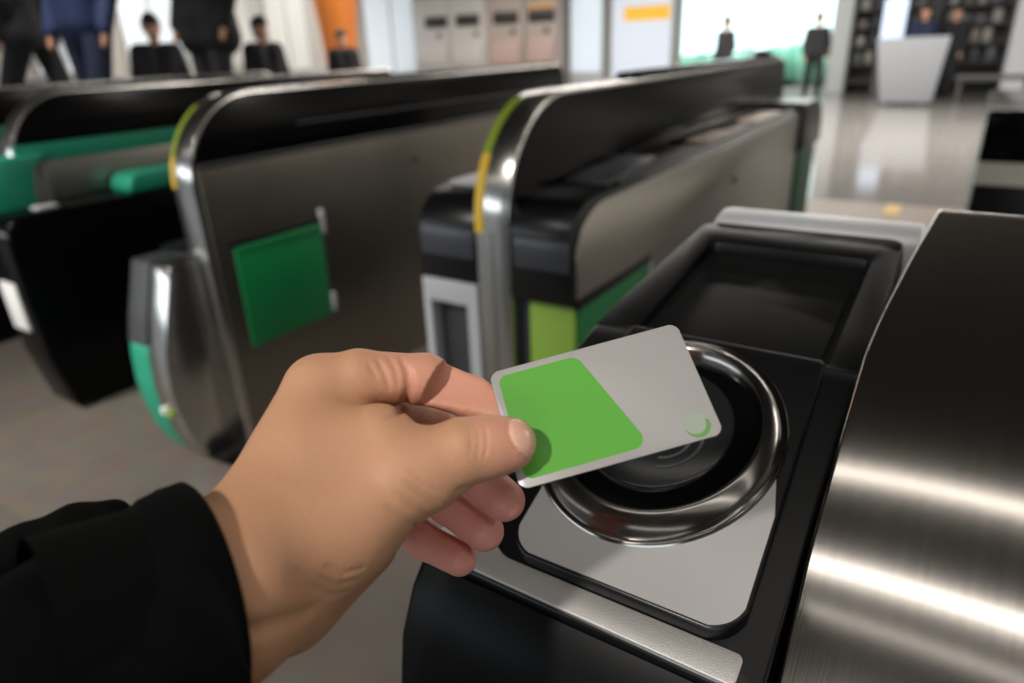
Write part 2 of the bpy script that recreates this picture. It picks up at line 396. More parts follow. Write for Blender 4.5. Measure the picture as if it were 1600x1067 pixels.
CREASES = [
    ([(-0.18776, 0.19548, 1.18009), (-0.1849, 0.19357, 1.1791), (-0.18278, 0.19243, 1.17765), (-0.18108, 0.1917, 1.17595), (-0.18013, 0.19074, 1.17409), (-0.17947, 0.19008, 1.17204), (-0.17908, 0.18971, 1.16978), (-0.17961, 0.18912, 1.16718), (-0.1807, 0.18911, 1.16415), (-0.18345, 0.19082, 1.15982), (-0.19377, 0.19877, 1.15096), (-0.16973, 0.17169, 1.16862), (-0.16946, 0.16851, 1.1694), (-0.16977, 0.16597, 1.16973)], 0.0012, 0.003),
    ([(-0.17338, 0.20538, 1.17556), (-0.17177, 0.20365, 1.17452), (-0.1705, 0.20232, 1.17326), (-0.16988, 0.20062, 1.17191), (-0.16952, 0.19924, 1.17038), (-0.16939, 0.19813, 1.16867), (-0.17012, 0.19691, 1.16722), (-0.17107, 0.19593, 1.16559), (-0.17231, 0.19528, 1.16373), (-0.17397, 0.19509, 1.16153)], 0.0009, 0.0016),
    ([(-0.15636, 0.20961, 1.1664), (-0.1558, 0.20725, 1.16506), (-0.15563, 0.20544, 1.16338), (-0.15578, 0.20406, 1.16142), (-0.15711, 0.20265, 1.15927), (-0.15902, 0.20199, 1.15659)], 0.0007, 0.0016),
    ([(-0.19225, 0.18618, 1.18111), (-0.19022, 0.18533, 1.17974), (-0.18848, 0.18476, 1.1782), (-0.18699, 0.18442, 1.17651), (-0.18603, 0.18385, 1.1746), (-0.18532, 0.18352, 1.17253), (-0.18488, 0.18346, 1.17027)], 0.0004, 0.002),
    ([(-0.1932, 0.18177, 1.18094), (-0.19163, 0.1814, 1.17949), (-0.19026, 0.18121, 1.17792), (-0.18905, 0.18118, 1.17624)], 0.0003, 0.002),
    ([(-0.1912, 0.19134, 1.18102), (-0.18827, 0.18981, 1.1799), (-0.18602, 0.18893, 1.17839), (-0.18415, 0.18843, 1.17664), (-0.1831, 0.18729, 1.17439), (-0.18244, 0.18656, 1.17188)], 0.00035, 0.002),
    ([(-0.14988, 0.15147, 1.15577), (-0.14848, 0.15197, 1.15449), (-0.14718, 0.15257, 1.1531), (-0.14599, 0.1533, 1.1516), (-0.14492, 0.15416, 1.14995), (-0.14406, 0.15512, 1.1484), (-0.14334, 0.15624, 1.14669), (-0.14281, 0.15759, 1.14475), (-0.14259, 0.15931, 1.14243), (-0.14309, 0.16188, 1.13926)], 0.00115, 0.0018),
    ([(-0.15141, 0.14788, 1.15297), (-0.15028, 0.14838, 1.15183), (-0.14924, 0.14897, 1.15059), (-0.1483, 0.14967, 1.14924), (-0.14747, 0.15048, 1.14778), (-0.14674, 0.15142, 1.14619), (-0.14605, 0.15269, 1.14446), (-0.14557, 0.1542, 1.14249), (-0.14544, 0.15613, 1.14009), (-0.14644, 0.15931, 1.1364), (-0.1754, 0.1934, 1.10085)], 0.0008, 0.0018),
    ([(-0.147, 0.15458, 1.156), (-0.1457, 0.15529, 1.1549), (-0.14448, 0.1561, 1.15371), (-0.14335, 0.15701, 1.15242), (-0.14221, 0.15811, 1.15063), (-0.14125, 0.15944, 1.14862), (-0.14058, 0.16112, 1.14627)], 0.0006, 0.0016),
    ([(-0.15291, 0.14344, 1.14907), (-0.1519, 0.14417, 1.14784), (-0.15097, 0.145, 1.14652), (-0.15014, 0.14593, 1.14508), (-0.14942, 0.14698, 1.1435), (-0.14887, 0.14821, 1.14174), (-0.14843, 0.15008, 1.13947), (-0.14861, 0.15261, 1.1365), (-0.18392, 0.19186, 1.09412), (-0.18107, 0.19189, 1.09376)], 0.0005, 0.002),
    ([(-0.14998, 0.15418, 1.15885), (-0.14854, 0.15477, 1.15806), (-0.14716, 0.15542, 1.15721), (-0.14584, 0.15615, 1.1563)], 0.0003, 0.0016),
    ([(-0.13849, 0.18131, 1.1674), (-0.13677, 0.17937, 1.16645), (-0.1354, 0.17787, 1.16522), (-0.13425, 0.17668, 1.16377), (-0.13377, 0.17529, 1.16224), (-0.13344, 0.17411, 1.16056), (-0.13326, 0.17312, 1.15873)], 0.00032, 0.0013),
    ([(-0.13647, 0.18357, 1.16738), (-0.13507, 0.18192, 1.16666), (-0.13391, 0.18059, 1.16572), (-0.13292, 0.1795, 1.16462), (-0.13207, 0.17858, 1.1634), (-0.13165, 0.17726, 1.16181), (-0.13138, 0.17615, 1.16007), (-0.13126, 0.17525, 1.15816)], 0.00032, 0.0013),
    ([(-0.13984, 0.17857, 1.16729), (-0.13841, 0.17707, 1.16643), (-0.13722, 0.17586, 1.16537), (-0.13619, 0.17486, 1.16416), (-0.13575, 0.17359, 1.16293), (-0.13543, 0.17246, 1.1616), (-0.13522, 0.17148, 1.16015)], 0.00025, 0.0013),
    ([(-0.1594, 0.07791, 1.1405), (-0.15911, 0.07918, 1.14004), (-0.15885, 0.08048, 1.13954), (-0.15862, 0.08181, 1.13901), (-0.1583, 0.08311, 1.13856), (-0.15799, 0.08443, 1.13809), (-0.1577, 0.08577, 1.13759), (-0.15744, 0.08715, 1.13705), (-0.15721, 0.08856, 1.13647), (-0.15704, 0.09002, 1.13583), (-0.1569, 0.09152, 1.13513), (-0.15682, 0.09308, 1.13436), (-0.15681, 0.09469, 1.13352), (-0.15686, 0.09637, 1.13259), (-0.15704, 0.09816, 1.13151), (-0.1573, 0.10001, 1.13047), (-0.15772, 0.102, 1.12923), (-0.15832, 0.10414, 1.12779), (-0.15888, 0.1063, 1.12637), (-0.15937, 0.10844, 1.12501)], 0.0012, 0.006),
    ([(-0.15919, 0.11469, 1.13558), (-0.1588, 0.11616, 1.13374), (-0.15844, 0.11768, 1.13185), (-0.15813, 0.11926, 1.12987), (-0.15793, 0.12096, 1.12774), (-0.15756, 0.12279, 1.12702), (-0.15718, 0.12464, 1.12631), (-0.15682, 0.12654, 1.12555), (-0.15654, 0.12852, 1.1247)], 0.0004, 0.002),
    ([(-0.15904, 0.11797, 1.13814), (-0.15842, 0.11931, 1.13655), (-0.15782, 0.12067, 1.13492), (-0.15726, 0.12209, 1.13322), (-0.15676, 0.12359, 1.13141), (-0.15623, 0.12518, 1.131), (-0.1557, 0.12679, 1.13057), (-0.15519, 0.12842, 1.13012), (-0.15475, 0.13014, 1.12958)], 0.0003, 0.002),
    ([(-0.15917, 0.11142, 1.1337), (-0.15907, 0.11307, 1.13157), (-0.15896, 0.11473, 1.1294), (-0.15892, 0.11648, 1.12713), (-0.15901, 0.11836, 1.12466), (-0.15894, 0.12024, 1.12359), (-0.15893, 0.12219, 1.12243), (-0.15902, 0.12425, 1.12115), (-0.15936, 0.12655, 1.11954)], 0.0003, 0.002),
    ([(-0.13821, 0.16641, 1.14699), (-0.1373, 0.16918, 1.14632), (-0.1365, 0.17214, 1.14551)], 0.0006, 0.002),
]
NAIL = [-0.1233, 0.1904, 1.1602]
CARD_C = [-0.10952, 0.23091, 1.16118]
CARD_R = [[0.7415, -0.60966, 0.28015], [0.64491, 0.53244, -0.54827], [0.1851, 0.58721, 0.78799]]
CUFF_TO = (-0.1925, 0.0714, 1.1362)
SLEEVE = [((-0.1888, 0.0884, 1.1326), 0.0385), ((-0.1928, 0.0716, 1.128), 0.0395), ((-0.1954, 0.0466, 1.1237), 0.042), ((-0.1995, 0.0111, 1.1234), 0.047)]
TAB = [((-0.2495, 0.0936, 1.1399), 0.007), ((-0.2583, 0.084, 1.1376), 0.009), ((-0.2699, 0.0695, 1.1322), 0.01), ((-0.2908, 0.0413, 1.1224), 0.011)]
NAIL_C = [-0.12363, 0.19313, 1.16215]
NAIL_N = [0.42794, -0.47263, 0.77038]
NAIL_A = [0.70972, 0.70349, 0.03735]
NAIL_L, NAIL_W = .0070, .0086
INDEX_PINK = [((-0.1832, 0.2007, 1.1679), 0.0105), ((-0.1627, 0.211, 1.1588), 0.0092), ((-0.153, 0.2134, 1.1545), 0.0083)]
PALM_T = 1.0865

# ------------------------------------------------------------------ ticket gates
def arch_outline(y0, y1, zs, zt, depth, rb=0.08, n=14):
    """side outline of a gate fin: upright front, quarter-ellipse shoulder, flat top"""
    p = [(y0, 0.0), (y0, zs)]
    for i in range(1, n+1):
        a = math.pi/2*i/n
        p.append((y0+depth*(1-math.cos(a)), zs+(zt-zs)*math.sin(a)))
    for i in range(0, 7):
        a = math.pi/2*i/6
        p.append((y1-rb+rb*math.sin(a), zt-rb+rb*math.cos(a)))
    p.append((y1, 0.0))
    return p
def inset_above(y0, y1, zs, zt, depth, z_low, d, rb=0.08, n=14):
    p = [(y0+d, z_low)]
    if z_low < zs: p.append((y0+d, zs))
    for i in range(1, n+1):
        a = math.pi/2*i/n
        y, z = y0+d+(depth-d*.4)*(1-math.cos(a)), zs+(zt-d-zs)*math.sin(a)
        if z > z_low+0.003: p.append((y, z))
    for i in range(0, 7):
        a = math.pi/2*i/6
        p.append((y1-d-rb+rb*math.sin(a), zt-d-rb+rb*math.cos(a)))
    p.append((y1-d, z_low))
    return p
def strip_on_arch(y0, zs, zt, depth, x0, x1, a0, a1, lift, zlow=None, n=12):
    """thin band lying on the arch edge between two angles"""
    prof_o, prof_i = [], []
    if zlow is not None:
        prof_o.append((y0-lift, zlow)); prof_i.append((y0+.004, zlow))
    for i in range(n+1):
        a = a0+(a1-a0)*i/n
        nrm = Vector((-math.cos(a)/depth, math.sin(a)/(zt-zs))).normalized()
        y, z = y0+depth*(1-math.cos(a)), zs+(zt-zs)*math.sin(a)
        prof_o.append((y+nrm.x*lift, z+nrm.y*lift)); prof_i.append((y-nrm.x*.004, z-nrm.y*.004))
    return prism_x(prof_o+prof_i[::-1], x0, x1)

FY0, ZS, ZT, DEP = 1.20, 0.94, 1.205, 0.26
def fin(t, x0, x1, y1, zr, zl, y0=FY0, y1b=None):
    """stainless arch with a black panel on each side above zr (right) and zl (left)"""
    obj('arch_frame', prism_x(arch_outline(y0, y1, ZS, ZT, DEP), x0, x1, 0.004), M['steel_arch'], t)
    obj('side_panel', prism_x(inset_above(y0, y1, ZS, ZT, DEP, zr, 0.008), x1-.002, x1+.004, 0.0015), M['black_gloss'], t, 'black glossy upper side panel')
    obj('side_panel', prism_x(inset_above(y0, y1, ZS, ZT, DEP, zl, 0.008), x0-.004, x0+.002, 0.0015), M['black_gloss'], t, 'black glossy upper side panel')

def housing(y0, y1, z0, z1, rf=0.07, rb=0.05):
    """body outline with rounded front top"""
    p = [(y0, z0)]
    for i in range(0, 8):
        a = math.pi/2*i/7
        p.append((y0+rf*(1-math.cos(a)), z1-rf*.9+rf*.9*math.sin(a)))
    for i in range(0, 6):
        a = math.pi/2*i/5
        p.append((y1-rb+rb*math.sin(a), z1-rb+rb*math.cos(a)))
    p.append((y1, z0))
    return p

# --- middle gate -----------------------------------------------------------
def middle_gate():
    t = thing('ticket_gate', 'steel arched ticket gate with yellow light strip and lime green front panel behind the card', 'ticket gate', (-0.83, 2.4, 0))
    x0, x1 = -0.886, -0.797
    fin(t, x0, x1, 3.62, 0.99, 0.99)
    obj('indicator_light', strip_on_arch(FY0, ZS, ZT, DEP, x0+.001, x0+.020, math.radians(34), math.radians(72), .002), M['led_green'], t, 'yellow-green part of the light strip')
    obj('indicator_light', strip_on_arch(FY0, ZS, ZT, DEP, x0+.001, x0+.022, 0, math.radians(34), .002, zlow=0.925), M['led_yellow'], t, 'yellow part of the light strip')
    obj('front_groove', box(-.8425, -.8405, 1.1985, 1.203, 0.05, .93, 0), M['dark_grey'], t)
    # right body
    R0, R1 = -.797, -.642
    obj('right_housing', prism_x(housing(1.20, 3.32, .785, 1.0, .085), R0+.001, R1, 0.004), M['black_satin'], t, 'black right housing with rounded nose')
    obj('nose_highlight', prism_x([(1.197, .86), (1.1965, .905), (1.199, .925), (1.206, .925), (1.206, .86)], R0+.012, R1-.006, .001), M['bluegrey'], t)  # bluish highlight on the rounded nose, put in as a coloured band
    obj('right_plinth', box(R0+.001, R1-.004, 1.235, 3.30, 0.0, .785, .004), M['dark_grey'], t)
    obj('front_panel', box(-.764, -.648, 1.222, 1.237, .36, .775, .004), M['lime'], t, 'lime green front panel')
    pan = [(1.615, .05), (1.615, .795), (1.212, .800), (1.212, .885)]
    for i in range(0, 9):
        a = math.pi/2*i/8
        pan.append((1.212+.13*(1-math.cos(a)), .885+.105*math.sin(a)))
    pan += [(3.27, .990), (3.27, .05)]
    obj('side_panel', prism_x(pan, R1-.002, R1+.005, .002), M['steel'], t, 'stainless lower side panel')
    obj('hatch_lintel', box(R1-.004, R1+.007, 1.215, 1.62, .775, .797, .002), M['black_matte'], t)
    h = obj('side_hatch', box(R1-.006, R1+.003, 1.232, 1.605, .40, .775, .003), M['green_hatch'], t, 'dark green side hatch')
    obj('hinge', box(R1, R1+.009, 1.607, 1.622, .70, .775, .002), M['frame_grey'], h)
    obj('hinge', box(R1, R1+.009, 1.607, 1.622, .42, .48, .002), M['frame_grey'], h)
    bm = bmesh.new(); bmesh.ops.create_cone(bm, cap_ends=True, segments=20, radius1=.012, radius2=.011, depth=.006, matrix=Matrix.Translation((R1+.007, 2.33, .865)) @ Matrix.Rotation(math.pi/2, 4, 'Y'))
    obj('lock', bm, M['dark_grey'], t)
    # things on the top deck
    obj('touch_reader', prism_x([(1.42, 1.0), (1.42, 1.012), (1.70, 1.03), (1.70, 1.0)], -.782, -.668, .004), M['bluegrey'], t, 'blue grey card touch reader')
    obj('deck_rail', box(-.790, -.772, 1.75, 3.25, 1.0, 1.03, .004), M['black_gloss'], t)
    obj('deck_rail', box(-.672, -.654, 1.45, 3.25, 1.0, 1.010, .003), M['dark_grey'], t)
    obj('ticket_tray', box(-.762, -.680, 2.15, 2.62, 1.0, 1.012, .004), mat('bronze_tray', (110, 96, 82), .35, .6), t)
    obj('ticket_tray', box(-.762, -.680, 2.72, 3.1, 1.0, 1.014, .004), mat('pale_tray', (190, 172, 158), .4, .3), t)
    obj('ticket_slot', box(-.752, -.70, 2.46, 2.56, 1.012, 1.018, .002), M['black_matte'], t)
    # far end
    ec = obj('end_cap', prism_x(housing(3.28, 3.72, .82, 1.03, .02, .16), -.90, -.620, .012), M['black_satin'], t)
    obj('end_skirt', box(-.89, -.628, 3.30, 3.66, 0, .82, .012), M['green_dark'], t, 'dark green end skirt')
    obj('top_rail', prism_x([(1.86, 1.19), (1.90, 1.222), (3.50, 1.222), (3.58, 1.18), (3.5, 1.14), (1.9, 1.14)], x0+.012, x1-.012, .004), M['black_gloss'], t, 'black raised rail on the arch')
    obj('sensor_cap', box(x0+.02, x1-.02, 3.3, 3.42, 1.222, 1.245, .006), M['dark_grey'], t)
    # left body
    L0, L1 = -1.05, -.886
    obj('left_housing', prism_x(housing(1.20, 3.32, .80, 1.0, .10), L0, L1-.001, .004), M['black_satin'], t, 'black left housing with rounded nose')
    obj('nose_highlight', prism_x([(1.197, .86), (1.1965, .905), (1.199, .925), (1.206, .925), (1.206, .86)], L0+.006, L1-.006, .001), M['bluegrey'], t)  # the same painted highlight on the left nose
    obj('deck_reader', box(L0+.02, L1-.015, 1.30, 1.52, 1.0, 1.012, .004), M['frame_grey'], t, 'pale card reader on the left deck')
    # light grey surround with a dark recess
    out = [(L0, .10), (L1-.002, .10), (L1-.002, .80), (L0, .80)]; inn = [(L0+.022, .14), (L1-.034, .14), (L1-.034, .744), (L0+.022, .744)]
    bm = bmesh.new()
    o_f = [bm.verts.new((x, 1.195, z)) for x, z in out]; i_f = [bm.verts.new((x, 1.195, z)) for x, z in inn]
    o_b = [bm.verts.new((x, 1.245, z)) for x, z in out]; i_b = [bm.verts.new((x, 1.245, z)) for x, z in inn]
    for k in range(4):
        j = (k+1) % 4
        bm.faces.new((o_f[k], o_f[j], i_f[j], i_f[k])); bm.faces.new((o_b[k], i_b[k], i_b[j], o_b[j]))
        bm.faces.new((o_f[k], o_b[k], o_b[j], o_f[j])); bm.faces.new((i_f[k], i_f[j], i_b[j], i_b[k]))
    bmesh.ops.recalc_face_normals(bm, faces=bm.faces); bevel(bm, .003, 2)
    obj('front_surround', bm, M['frame_grey'], t, 'light grey front surround')
    obj('front_recess', box(L0+.004, L1-.004, 1.235, 3.3, 0, .80, .002), M['dark_grey'], t)
    return t
middle_gate()

# --- left gate -------------------------------------------------------------
def left_gate():
    t = thing('ticket_gate', 'steel arched ticket gate with a square green side hatch and teal bumper', 'ticket gate', (-1.97, 2.4, 0))
    x0, x1 = -2.02, -1.92
    fin(t, x0, x1, 3.5, 1.012, .99)
    obj('indicator_light', strip_on_arch(FY0, ZS, ZT, DEP, x0+.001, x0+.016, math.radians(20), math.radians(60), .002), M['led_green'], t, 'yellow-green part of the light strip')
    obj('indicator_light', strip_on_arch(FY0, ZS, ZT, DEP, x0+.001, x0+.018, 0, math.radians(20), .002), M['led_yellow'], t, 'yellow part of the light strip')
    obj('lower_panel', box(x1-.002, x1+.004, 1.225, 3.48, .06, .995, .002), M['steel_dark'], t, 'stainless lower side panel')
    obj('panel_trim', box(x1, x1+.007, 1.23, 3.48, .996, 1.010, .002), M['dark_grey'], t)
    obj('display_line', box(x1+.003, x1+.0065, 1.62, 3.3, 1.085, 1.094, .001), M['dark_grey'], t)
    obj('hatch_lintel', box(x1, x1+.012, 1.275, 1.675, .745, .762, .003), M['black_matte'], t)
    h = obj('side_hatch', box(x1, x1+.010, 1.29, 1.655, .392, .742, .004), M['green_hatch'], t, 'square green side hatch')
    obj('hatch_ledge', box(x1+.009, x1+.014, 1.293, 1.652, .715, .739, .003), M['green_hatch'], h)
    obj('hinge', box(x1, x1+.015, 1.655, 1.675, .70, .79, .004), M['frame_grey'], h)
    obj('hinge', box(x1, x1+.015, 1.655, 1.675, .405, .475, .004), M['frame_grey'], h)
    obj('hinge_bar', box(x1, x1+.008, 1.660, 1.668, .475, .70, .002), M['dark_grey'], h)
    bm = bmesh.new(); bmesh.ops.create_cone(bm, cap_ends=True, segments=20, radius1=.014, radius2=.013, depth=.006, matrix=Matrix.Translation((x1+.006, 2.2, .885)) @ Matrix.Rotation(math.pi/2, 4, 'Y'))
    obj('lock', bm, M['dark_grey'], t)
    # bulging bumper at the foot of the front
    def prof(off=0.0, z0=0.0, z1=.72):
        zs = [0.0, .06, .15, .25, .32, .43, .55, .64, .72]; ys = [1.135, 1.075, 1.04, 1.022, 1.017, 1.025, 1.055, 1.085, 1.11]
        f = [(float(np.interp(z, zs, ys))-off, z) for z in np.linspace(z0, z1, 18)]
        return f+[(1.26, z1), (1.26, z0)]
    obj('bumper', prism_x(prof(0, .05, .465), -2.195, -2.085, .008), M['teal'], t, 'curved teal bumper')
    obj('bumper', prism_x(prof(.002, .05, .72), -2.087, -1.985, .010), M['steel_arch'], t, 'curved stainless bumper')
    obj('front_panel', prism_x(prof(.004, .46, .72), -2.195, -2.088, .006), M['dark_grey'], t, 'dark grey front panel')
    obj('toe_kick', prism_x([(1.14, 0), (1.09, .05), (1.5, .05), (1.5, 0)], -2.19, -1.93, .004), M['black_matte'], t)
    obj('left_housing', prism_x(housing(1.20, 3.3, .05, .74, .03), -2.19, x0-.001, .004), M['black_satin'], t, 'black left housing')
    obj('sticker', box(-2.062, -2.040, 1.006, 1.05, .235, .258, .001), M['white'], t, 'small white sticker')
    obj('sticker', box(-2.022, -2.004, 1.006, 1.05, .235, .255, .001), M['lime'], t, 'small yellow-green sticker')
    obj('top_rail', prism_x([(2.0, 1.19), (2.04, 1.218), (3.40, 1.218), (3.48, 1.17), (3.4, 1.14), (2.0, 1.14)], x0+.012, x1-.012, .004), M['black_gloss'], t, 'black raised rail on the arch')
    return t
left_gate()

# --- farther gates ---------------------------------------------------------
def black_gate():
    t = thing('ticket_gate', 'ticket gate with teal striped side and big black body, left of the hatch gate', 'ticket gate', (-3.0, 2.3, 0))
    x0, x1 = -3.14, -3.05
    fin(t, x0, x1, 3.4, 1.02, .99)
    obj('side_stripe', box(x1-.002, x1+.006, 1.21, 3.38, .955, 1.02, .002), M['teal'], t, 'teal stripe')
    obj('side_panel', box(x1-.002, x1+.005, 1.30, 3.38, .80, .952, .002), M['steel'], t, 'stainless side panel')
    obj('front_panel', prism_x([(1.06, .79), (1.08, .93), (1.14, .985), (1.30, .985), (1.24, .93), (1.22, .79)], x0+.01, x1+.05, .01), M['teal'], t, 'teal rounded front panel')
    side = [(1.075, .02), (1.03, .25), (1.02, .5), (1.02, .70)]
    for i in range(1, 7):
        a = math.pi/2*i/6
        side.append((1.02+.07*(1-math.cos(a)), .70+.10*math.sin(a)))
    side += [(3.25, .80), (3.25, .02)]
    obj('right_housing', prism_x(side, x1+.002, -2.84, .012, 3), M['black_gloss'], t, 'glossy black right housing')
    obj('toe_kick', box(x1+.01, -2.85, 1.12, 3.2, 0, .03), M['black_matte'], t)
    obj('deck_cover', prism_x(housing(1.52, 1.86, .80, .875, .06, .05), x1+.02, -2.87, .012), M['teal'], t, 'teal rounded deck cover')
    obj('deck_button', box(-2.93, -2.88, 1.16, 1.24, .80, .812, .004), M['frame_grey'], t)
    obj('front_label', prism_x([(1.015, .36), (1.012, .55), (1.03, .55), (1.03, .36)], x1+.03, -2.90, .002), M['white'], t, 'white label on the front')
    return t
bg0 = black_gate()
g = copy_tree(bg0); g.location.x -= 1.13
g['label'] = 'dark ticket gate just behind the gate with teal stripe'

# --- end of a gate beyond the hood -----------------------------------------
t = thing('ticket_gate', 'dark end of another ticket gate at right edge beyond the steel hood', 'ticket gate', (0.3, 3.9, 0))
obj('housing', prism_x(housing(3.42, 4.6, .0, .82, .03), 0.045, .50, .01), M['black_satin'], t)
obj('upper_box', prism_x(housing(3.40, 4.6, .80, 1.0, .03), 0.04, .50, .012), M['black_gloss'], t, 'glossy black upper box')
obj('front_label', prism_x([(3.37, .715), (3.405, .80), (3.43, .80), (3.43, .715)], .045, .495, .002), mat('pale_strip', (226, 222, 202), .5), t, 'pale strip under the upper box')

# ------------------------------------------------------------------ nearest gate with the card reader
_T18, _T9 = math.tan(math.radians(18)), math.tan(math.radians(9))
def zp(y):
    z0 = _T18*.43-.35/math.cos(math.radians(18))+1.3
    if y < .43: return z0+_T18*(y-.43)
    if y > .53: return z0+(_T18+_T9)/2*.1+_T9*(y-.53)
    return z0+_T18*(y-.43)+(_T9-_T18)/.2*(y-.43)**2
def drape(bm):
    """lay flat work (x, y, height) onto the sloping, gently bent deck"""
    for k in range(0, 7):
        y = .43+.1*k/6
        bmesh.ops.bisect_plane(bm, geom=bm.verts[:]+bm.edges[:]+bm.faces[:], plane_co=(0, y, 0), plane_no=(0, 1, 0), dist=1e-5)
    for v in bm.verts: v.co.z += zp(v.co.y)
    return bm
def frame_z(outer, inner, z0, z1, bev=0.0):
    """flat ring between two loops with equally many points"""
    bm = bmesh.new(); n = len(outer)
    A = [bm.verts.new((x, y, z1)) for x, y in outer]; B = [bm.verts.new((x, y, z1)) for x, y in inner]
    A2 = [bm.verts.new((x, y, z0)) for x, y in outer]; B2 = [bm.verts.new((x, y, z0)) for x, y in inner]
    for k in range(n):
        j = (k+1) % n
        bm.faces.new((A[k], A[j], B[j], B[k])); bm.faces.new((A2[j], A2[k], B2[k], B2[j]))
        bm.faces.new((A[j], A[k], A2[k], A2[j])); bm.faces.new((B[k], B[j], B2[j], B2[k]))
    bmesh.ops.recalc_face_normals(bm, faces=bm.faces)
    return bevel(bm, bev, 2, 50)
def ring_lathe(cx, cy, ax, ay, prof, seg=96, a0=0):
    bm = bmesh.new(); rings = []
    for k, h in prof:
        rings.append([bm.verts.new((cx+ax*k*math.cos(2*math.pi*i/seg), cy+ay*k*math.sin(2*math.pi*i/seg), h)) for i in range(seg)])
    for a, b in zip(rings, rings[1:]):
        for i in range(seg): bm.faces.new((a[i], a[(i+1) % seg], b[(i+1) % seg], b[i]))
    return bm, rings

ng = thing('card_reader_gate', 'nearest ticket gate with black sloping card reader and brushed steel hood', 'ticket gate', (-0.0, 0.45, 0))
zf = zp(.247)
front = [(.247, zf-.004), (.236, zf-.016), (.222, zf-.045), (.212, zf-.10), (.205, zf-.25), (.20, 0.02)]
body_prof = front+[(.74, 0.02), (.74, zp(.74)-.02), (.705, zp(.705)-.004)]
for k in range(9): body_prof.append((.68-.4*k/8, zp(.68-.4*k/8)-.016))
bm = prism_x(body_prof, -.240, -.0335)
for v in bm.verts:
    if v.co.x < -.2: v.co.x = float(np.interp(v.co.y, [.2, .247, .46, .705], [-.242, -.2405, -.2335, -.217]))
bevel(bm, .006, 3, 60)
obj('body', bm, M['black_front'], ng, 'satin black body')
obj('base_plate', box(-.25, .30, .18, .76, 0, .025, .006), M['steel'], ng)
# deck around and below the reader
deck_o = [(-.2395, .250), (-.0345, .248), (-.0345, .479), (-.2335, .479)]
obj('front_deck', drape(prism_z(rpoly(deck_o, [.01, .004, .0, .0]), -.016, 0, .0025, 3)), M['black_satin'], ng, 'black deck')
lip = [(-.2385, .2515), (-.046, .2495), (-.046, .2655), (-.1885, .2655), (-.200, .272), (-.235, .300)]
obj('front_lip', drape(prism_z(rpoly(lip, [.008, .003, .003, .012, .02, .003]), -.004, .0012, .0006, 2)), M['black_grain'], ng, 'grained grey front lip')
o_l = rpoly([(-.2330, .4795), (-.0345, .4795), (-.0335, .705), (-.2165, .705)], [.001, .001, .010, .014])
i_l = rpoly([(-.2000, .4835), (-.0535, .4800), (-.0525, .655), (-.1975, .657)], [.003, .003, .008, .010])
obj('screen_frame', drape(frame_z(o_l, i_l, -.016, 0, .0022)), M['black_satin'], ng, 'black frame around the screen')
scr = obj('display', drape(prism_z([(-.2085, .481), (-.047, .481), (-.046, .664), (-.206, .664)], -.016, -.0125)), M['recess'], ng)
obj('screen', drape(prism_z(rpoly([(-.1925, .487), (-.0615, .4835), (-.0605, .616), (-.1895, .616)], .003), -.0125, -.0095, .001)), M['screen'], scr, 'dark blank screen')
# raised plate with a ring let into it
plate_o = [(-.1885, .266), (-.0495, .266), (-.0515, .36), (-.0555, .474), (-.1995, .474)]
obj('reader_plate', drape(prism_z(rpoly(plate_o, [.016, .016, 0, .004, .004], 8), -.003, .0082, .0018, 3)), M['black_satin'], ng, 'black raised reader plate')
face_o = [(-.1868, .2677), (-.0512, .2677), (-.0530, .340), (-.068, .402), (-.1915, .396)]  # grey cut short so shade toward the far end is built in
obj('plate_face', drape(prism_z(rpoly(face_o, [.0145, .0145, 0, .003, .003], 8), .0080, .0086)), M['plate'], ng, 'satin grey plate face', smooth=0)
CX, CY, AX, AY = -.137, .378, .0616, .0680
H0 = .0085
bm, rr = ring_lathe(CX, CY, AX, AY, [(1.285, H0-.001), (1.275, H0+.0016), (1.262, H0+.0022), (1.245, H0+.0016), (1.232, H0+.0004), (1.222, H0+.0006), (1.205, H0+.0030), (1.15, H0+.0062), (1.09, H0+.0090), (1.06, H0+.0096), (1.035, H0+.0094), (1.015, H0+.0078), (1.0, H0+.0040), (.985, H0-.002)])
ring = obj('reader_ring', drape(bm), M['chrome'], ng, 'polished metal ring', smooth=60)
bm, rr = ring_lathe(CX, CY, AX, AY, [(1.0, H0+.0002), (.90, H0+.0004), (.5, H0+.0005), (.02, H0+.0005)])
bm.faces.new(rr[-1])
rd = obj('reader_window', drape(bm), M['glass'], ng, 'black glass inside the ring', smooth=60)
bm, rr = ring_lathe(CX-.001, CY+.002, .047, .052, [(1.0, H0+.0004), (.985, H0+.0020), (.95, H0+.0026), (.5, H0+.0028), (.02, H0+.0028)], 72)
bm.faces.new(rr[-1])
obj('touch_disc', drape(bm), M['grey_disc'], rd, 'dark grey touch disc', smooth=60)
# wave emblem on the disc: three bent bars
for k, r in enumerate((.012, .019, .026)):
    pts = []
    for i in range(13):
        a = math.radians(-75+110*i/12)
        x, y = CX+.004+r*math.cos(a), CY-.006+r*math.sin(a)
        pts.append((x, y, H0+.0030+zp(y)))
    obj('wave_mark', tube(pts, .0009, 8), M['grey_mark'], rd)
# light grey cap behind the screen
cap = [(.703, zp(.703)-.012), (.703, zp(.703)+.000), (.712, zp(.712)+.003), (.735, zp(.735)+.004), (.752, zp(.752)-.001), (.765, zp(.765)-.02), (.772, zp(.772)-.09), (.772, .03), (.70, .03)]
bm = prism_x(cap, -.211, -.018)
bevel(bm, .006, 3, 60)
obj('rear_cap', bm, M['rear'], ng, 'light grey rear cap')
